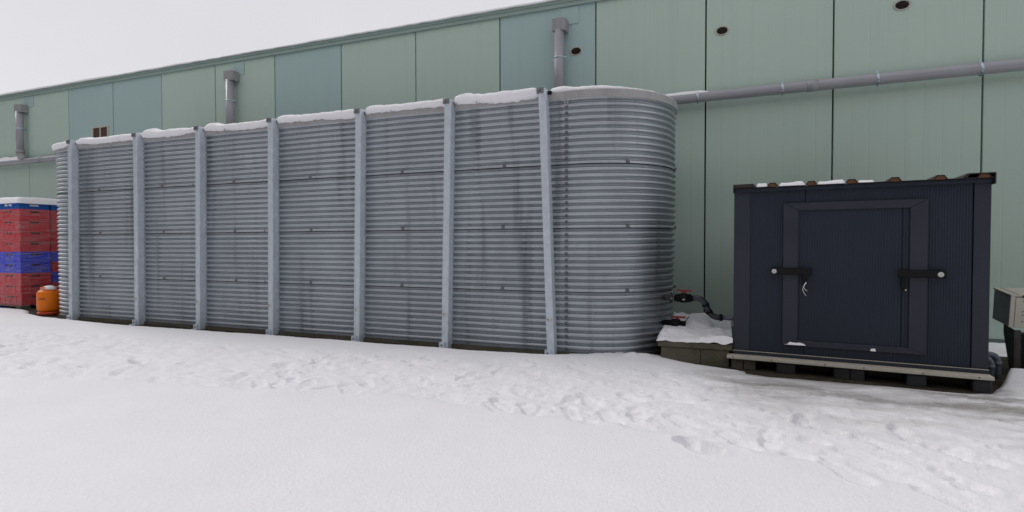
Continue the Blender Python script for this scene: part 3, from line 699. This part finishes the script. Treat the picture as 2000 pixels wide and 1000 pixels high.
# snow on shed roof and door sill
def snow_patch(name, x0, x1, y0, y1, z, h, label, n=(60, 40), seed=1, sc=8, fy=None, bias=0):
    gx, gy = np.meshgrid(np.linspace(x0, x1, n[0]), np.linspace(y0, y1, n[1]))
    wx = (x1-x0); wy = (y1-y0)
    ed = np.minimum(np.minimum(gx-x0, x1-gx)/(wx*.18), np.minimum((gy-y0)/(fy or wy*.28), (y1-gy)/(wy*.28)))+1.2*fbm(gx*sc, gy*sc, seed, 3)-bias
    gz = z-.004+h*(1+.8*fbm(gx*sc*1.4, gy*sc*1.4, seed+3, 3))*sstep(0, 1, ed)
    v = np.stack([gx.ravel(), gy.ravel(), gz.ravel()], 1)
    fs = [(j*n[0]+i, j*n[0]+i+1, (j+1)*n[0]+i+1, (j+1)*n[0]+i) for j in range(n[1]-1) for i in range(n[0]-1)]
    o = link(name, mesh(name, v, fs, True), 'snow', kind='stuff', label=label, cat='snow')
    return o
for k, (x0, x1, y0) in enumerate(((.150, .236, -.056), (.295, .50, -.056), (.555, .75, -.056), (.81, .93, -.05))):
    o = snow_patch('roof_snow', x0, x1, y0, .95, zr, (.030, .034, .032, .022)[k], 'snow', n=(50, 160), seed=300+k*5, fy=.012)
    o['label'] = ('narrow snow patch nearest the left end of the shed roof', 'snow patch on the shed roof right of the first rib', 'snow patch on the shed roof right of the second rib', 'small thin snow patch past the third rib of the shed roof')[k]
    o.location = sh.location; o.rotation_euler = sh.rotation_euler
for x0, x1, lab in ((.36, .50, 'crumbs of snow on the lower left door frame ledge'), (.905, .94, 'tiny snow lump on the lower door frame ledge')):
    o = snow_patch('sill_snow', x0, x1, -.036, -.014, .228 if x0 < .5 else .224, .016, lab, (70, 14), 330, 34, None, .12)
    b = B(); 
    b.bm.free()
    o.location = sh.location; o.rotation_euler = sh.rotation_euler

# two grey drain pipes beside the shed
for k, (x, y, zt) in enumerate(((1.835, 4.83, .160), (1.90, 4.90, .175))):
    pts = [(1.62, y, zt)]+arc_pts((x-.05, y, zt), (x, y, zt), (x, y, zt-.05), 6)+[(x, y, -.02)]
    t = thing('drain_pipe', (0, 0, 0), label=('front one of two bent grey drain pipes at the shed', 'rear one of two bent grey drain pipes at the shed')[k], cat='pipe', group='bent drain pipes right of the shed')
    b = B(); b.tube(pts, .023, 14); b.done('pipe', 'pipe_grey', t)
    b = B(); b.tube([(x, y, zt-.075), (x, y, zt-.045)], .0265, 14); b.done('collar', 'pipe_grey', t)

# ================================================================== HEAT PUMP UNIT AT THE RIGHT
ac = thing('outdoor_unit', (2.0, 5.0, 0), label='cream metal outdoor unit on dark bracket at the right edge', cat='outdoor unit')
hb = thing('housing', (0, 0, .367)); hb.parent = ac; hb.rotation_euler = (R(6.5), 0, 0)
b = B(); b.box(.012, .85, .006, .265, .0, .236, .004); b.done('case', 'cream', hb)
b = B(); b.box(.030, .85, -.006, .005, .004, .228, .003); b.done('front_panel', 'cream', hb)
b = B(); b.box(.0, .028, -.004, .006, .004, .240, .002); b.done('corner_strip', 'cream', hb)
b = B(); b.box(.004, .0115, .010, .262, .006, .232, .001); b.done('side_sheet', 'acside', hb)  # flat side panel, darker grey than the cream case
b = B(); b.box(-.002, .86, -.008, .27, .2365, .248, .002); b.done('lid', 'cream', hb)
b = B(); b.box(.042, .046, -.006, .268, .2482, .2495); b.done('lid_seam', 'joint', hb)
b = B(); b.box(.066, .074, -.012, -.0075, .228, .246); b.done('latch', 'black', hb)
for z in (.05, .10, .125, .20):
    b = B(); b.lathe([(.001, -.009), (.005, -.008), (.006, -.006)], 8, (.075, 0, z), 1, 1, 'y'); b.done('screw', 'steel', hb)
for x0 in (.035, .7):
    b = B(); b.prism([(.0, .35), (.16, .37), (.16, .31), (.045, .0), (.0, .0)], x0, x0+.006, axis='x')
    b.box(x0+.007, x0+.04, .0, .012, 0, .35, .001); b.done('bracket', 'darksteel', ac)
    for k in range(6):
        b = B(); b.box(x0+.014, x0+.028, -.0015, -.0004, .06+k*.04, .075+k*.04); b.done('slot', 'rust', ac)
b = B(); b.box(.16, .85, .10, .30, .02, .30, .01); b.done('dark_box', 'darksteel', ac)  # plain dark box in the space under the housing
b = B(); b.box(.03, .85, -.02, .03, .002, .03, .004); o = b.done('ground_rail', 'darksteel', ac)
# snow at the foot of the building behind the shed
o = snow_patch('wall_snow', 1.7, 4.5, 5.85, 6.47, .01, .05, 'strip of snow at the wall foot behind the shed', (90, 30), 340, 5)

# ================================================================== GAS BOTTLE
gx0, gy0 = -8.82, 4.70; gr = .140
gb = thing('gas_bottle', (gx0, gy0, .01), label='orange gas bottle with snow on top beside the tank end', cat='gas bottle')
prof = [(.001, .045), (gr*.80, .045), (gr*.93, .055), (gr, .08), (gr, .272), (gr*.985, .300), (gr*.95, .318), (gr*.86, .335), (gr*.66, .346), (gr*.40, .351), (.001, .352)]
b = B(); b.lathe(prof, 40); b.done('body', 'orange', gb)
b = B(); b.lathe([(gr*.94, .0), (gr*1.0, .004), (gr*.99, .03), (gr*.92, .045), (gr*.88, .045), (gr*.90, .0)], 40); b.done('foot_ring', 'orangered', gb)
b = B()
for a0 in (0, 120, 240):
    pts = [(gr*.62*math.cos(R(a0+k*9)), gr*.62*math.sin(R(a0+k*9)), .378) for k in range(10)]; b.tube(pts, .010, 8)
    b.tube([(gr*.62*math.cos(R(a0)), gr*.62*math.sin(R(a0)), .345), (gr*.62*math.cos(R(a0)), gr*.62*math.sin(R(a0)), .380)], .008, 8)
b.done('collar', 'orange', gb)
b = B(); b.tube([(0, 0, .35), (0, 0, .395)], .02, 12); b.tube([(-.035, 0, .40), (.035, 0, .40)], .018, 12); b.done('valve', 'black', gb)
cu = bpy.data.curves.new('lettering', 'FONT'); cu.body = 'GAS'; cu.size = .048; cu.extrude = .0005
to = bpy.data.objects.new('lettering_tmp', cu); C.objects.link(to)
dg = bpy.context.evaluated_depsgraph_get(); tm = bpy.data.meshes.new_from_object(to.evaluated_get(dg)); bpy.data.objects.remove(to)
wdt = max(vv.co.x for vv in tm.vertices)
view = math.atan2(-gy0, -gx0)                       # side that looks toward the yard
a_mid = view-R(38)
for vv in tm.vertices:
    a = a_mid+(vv.co.x-wdt/2)/gr; rr = gr+.0015+vv.co.z; vv.co = Vector((rr*math.cos(a), rr*math.sin(a), .215+vv.co.y))
link('lettering', tm, 'navy', gb)
def lump(name, c, r, label, seed=0, n=20):
    v = []; fs = []
    for i in range(n+1):
        for k in range(n):
            th = math.pi*i/n; ph = 2*math.pi*k/n; d = 1+.7*float(fbm(np.array(math.cos(ph)*1.5*math.sin(th)+seed), np.array(math.sin(ph)*1.5*math.sin(th)+math.cos(th)*2), seed))
            v.append((c[0]+r[0]*d*math.sin(th)*math.cos(ph), c[1]+r[1]*d*math.sin(th)*math.sin(ph), c[2]+r[2]*d*math.cos(th)))
    fs = [(i*n+k, i*n+(k+1) % n, (i+1)*n+(k+1) % n, (i+1)*n+k) for i in range(n) for k in range(n)]
    link(name, mesh(name, v, fs, True), 'snow', kind='stuff', label=label, cat='snow')
lump('bottle_snow', (gx0+.045, gy0-.02, .385), (.085, .06, .035), 'cap of snow on the right of the gas bottle', 4)
lump('bottle_snow', (gx0-.035, gy0-.05, .365), (.05, .035, .018), 'thin snow on the left shoulder of the gas bottle', 9)

# ================================================================== CRATES ON PALLET
CX0, CX1, CYF = -10.60, -10.0, 4.96; CH = .1655; CD = .40
def crate_meshes(key, h, w=.598, d=.396):
    b = B(); b.box(.006, w-.006, .006, d-.006, .004, h-.004, .004)
    r = {}
    r['body'] = b
    ra = B(); ra.box(0, .022, 0, .0055, .012, h-.026, .001); r['rib_front'] = ra
    rb = B(); rb.box(w-.0055, w, 0, .022, .012, h-.026, .001); r['rib_side'] = rb
    lip = B()
    for z0, z1 in ((h-.025, h-.001), (0, .011)):
        lip.box(-.001, w+.001, -.001, .006, z0, z1, .002); lip.box(-.001, w+.001, d-.006, d+.001, z0, z1, .002)
        lip.box(w-.006, w+.001, .0061, d-.0061, z0, z1, .002); lip.box(-.001, .006, .0061, d-.0061, z0, z1, .002)
    r['lip'] = lip
    slot = B(); slot.box(w-.0058, w-.0048, .135, .255, h-.058, h-.030); slot.box(.21, .39, .0048, .0058, h-.058, h-.030)
    r['handle_slot'] = slot
    out_ = {}
    for k, bb_ in r.items():
        bmesh.ops.recalc_face_normals(bb_.bm, faces=bb_.bm.faces[:]); me = bpy.data.meshes.new(k); bb_.bm.to_mesh(me); bb_.bm.free()
        me.materials.append(MT['slot'] if k == 'handle_slot' and key != 'cratesky' else (MT['snow'] if k == 'handle_slot' else MT[key])); out_[k] = me
    return out_
CM = {k: crate_meshes(k, CH) for k in ('cratered', 'crateblue')}; CM['cratesky'] = crate_meshes('cratesky', .105)
ordn = ['bottom', 'second', 'third', 'fourth', 'fifth', 'sixth', 'seventh', 'eighth', 'ninth', 'top']
cols = {'front': ['cratered']*3+['crateblue']*2+['cratered']*4+['cratesky'], 'rear': ['crateblue', 'cratered', 'crateblue', 'cratered', 'crateblue']+['cratered']*4+['cratesky']}
nmc = {'cratered': 'red', 'crateblue': 'deep blue', 'cratesky': 'sky blue'}
for col_, y0, xo in (('front', CYF, 0), ('rear', CYF+.415, 0), ('front left', CYF, -.612), ('rear left', CYF+.415, -.612)):
    for k, key in enumerate(cols[col_.split()[0]]):
        t = thing('plastic_crate', (CX0+xo+rnd.uniform(-.006, .006), y0+rnd.uniform(-.004, .004), .055+k*CH), rz=rnd.uniform(-.006, .006),
                  label='%s plastic crate, %s in the %s column of the wrapped stack' % (nmc[key], ordn[k] if k in (0, 9) else ordn[k]+' up', col_), cat='crate', group='plastic crates on the pallet')
        for part, me in CM[key].items():
            if part == 'rib_front':
                for x in (.0, .15, .291, .43, .576): link('rib', me, None, t).location = (x, 0, 0)
            elif part == 'rib_side':
                for y in (.0, .11, .26, .374): link('rib', me, None, t).location = (0, y, 0)
            else: link(part, me, None, t)
# shrink film
b = B(); x0, x1, y0, y1 = CX0-.63, CX1+.014, CYF-.014, CYF+.83
nzv = 70; per = []
for t_ in np.linspace(0, 1, 40): per.append((x0+(x1-x0)*t_, y0, 0, -1))
for t_ in np.linspace(0, 1, 40)[1:]: per.append((x1, y0+(y1-y0)*t_, 1, 0))
v = []
for i, (x, y, a, c) in enumerate(per):
    for k in range(nzv):
        z = .05+(1.54-.05)*k/(nzv-1); d = .006*float(fbm(np.array(i*.35), np.array(z*18+i*.08), 401, 3)); v.append((x+a*d, y+c*d, z))
fs = [(i*nzv+k, (i+1)*nzv+k, (i+1)*nzv+k+1, i*nzv+k+1) for i in range(len(per)-1) for k in range(nzv-1)]
link('shrink_wrap', mesh('shrink_wrap', v, fs, True), 'film', label='clear wrinkled plastic film wrapped round the crate stack', cat='plastic film')
# pallet
pt = thing('pallet', (CX0-.6, CYF-.02, 0), label='weathered pallet with blue blocks under the crate stack', cat='pallet')
for k in range(5):
    b = B(); b.box(.0, 1.22, k*.19, k*.19+.12, .034, .052, .003); b.done('board', 'wood', pt)
for x in (.02, .54, 1.08):
    for y in (.0, .37, .74): 
        b = B(); b.box(x, x+.13, y, y+.13, -.01, .0335, .004); b.done('block', 'crateblue' if x < 1 else 'wood', pt)
# snow cap on the stack
N = 44; gx, gy = np.meshgrid(np.linspace(CX0-.62, CX1+.035, N), np.linspace(CYF-.04, CYF+.88, N))
zb = .055+9*CH+.105
e = np.minimum(np.minimum(CX1+.035-gx, gx-CX0+.62), np.minimum(gy-CYF+.04, CYF+.88-gy))
gz = zb-.02+(.10+.03*fbm(gx*3, gy*3, 411))*np.sqrt(np.clip(e/.05, 0, 1))
v = np.stack([gx.ravel(), gy.ravel(), gz.ravel()], 1); fs = [(j*N+i, j*N+i+1, (j+1)*N+i+1, (j+1)*N+i) for j in range(N-1) for i in range(N-1)]
link('crate_snow', mesh('crate_snow', v, fs, True), 'snow', kind='stuff', label='thick slab of snow on top of the crate stack', cat='snow')
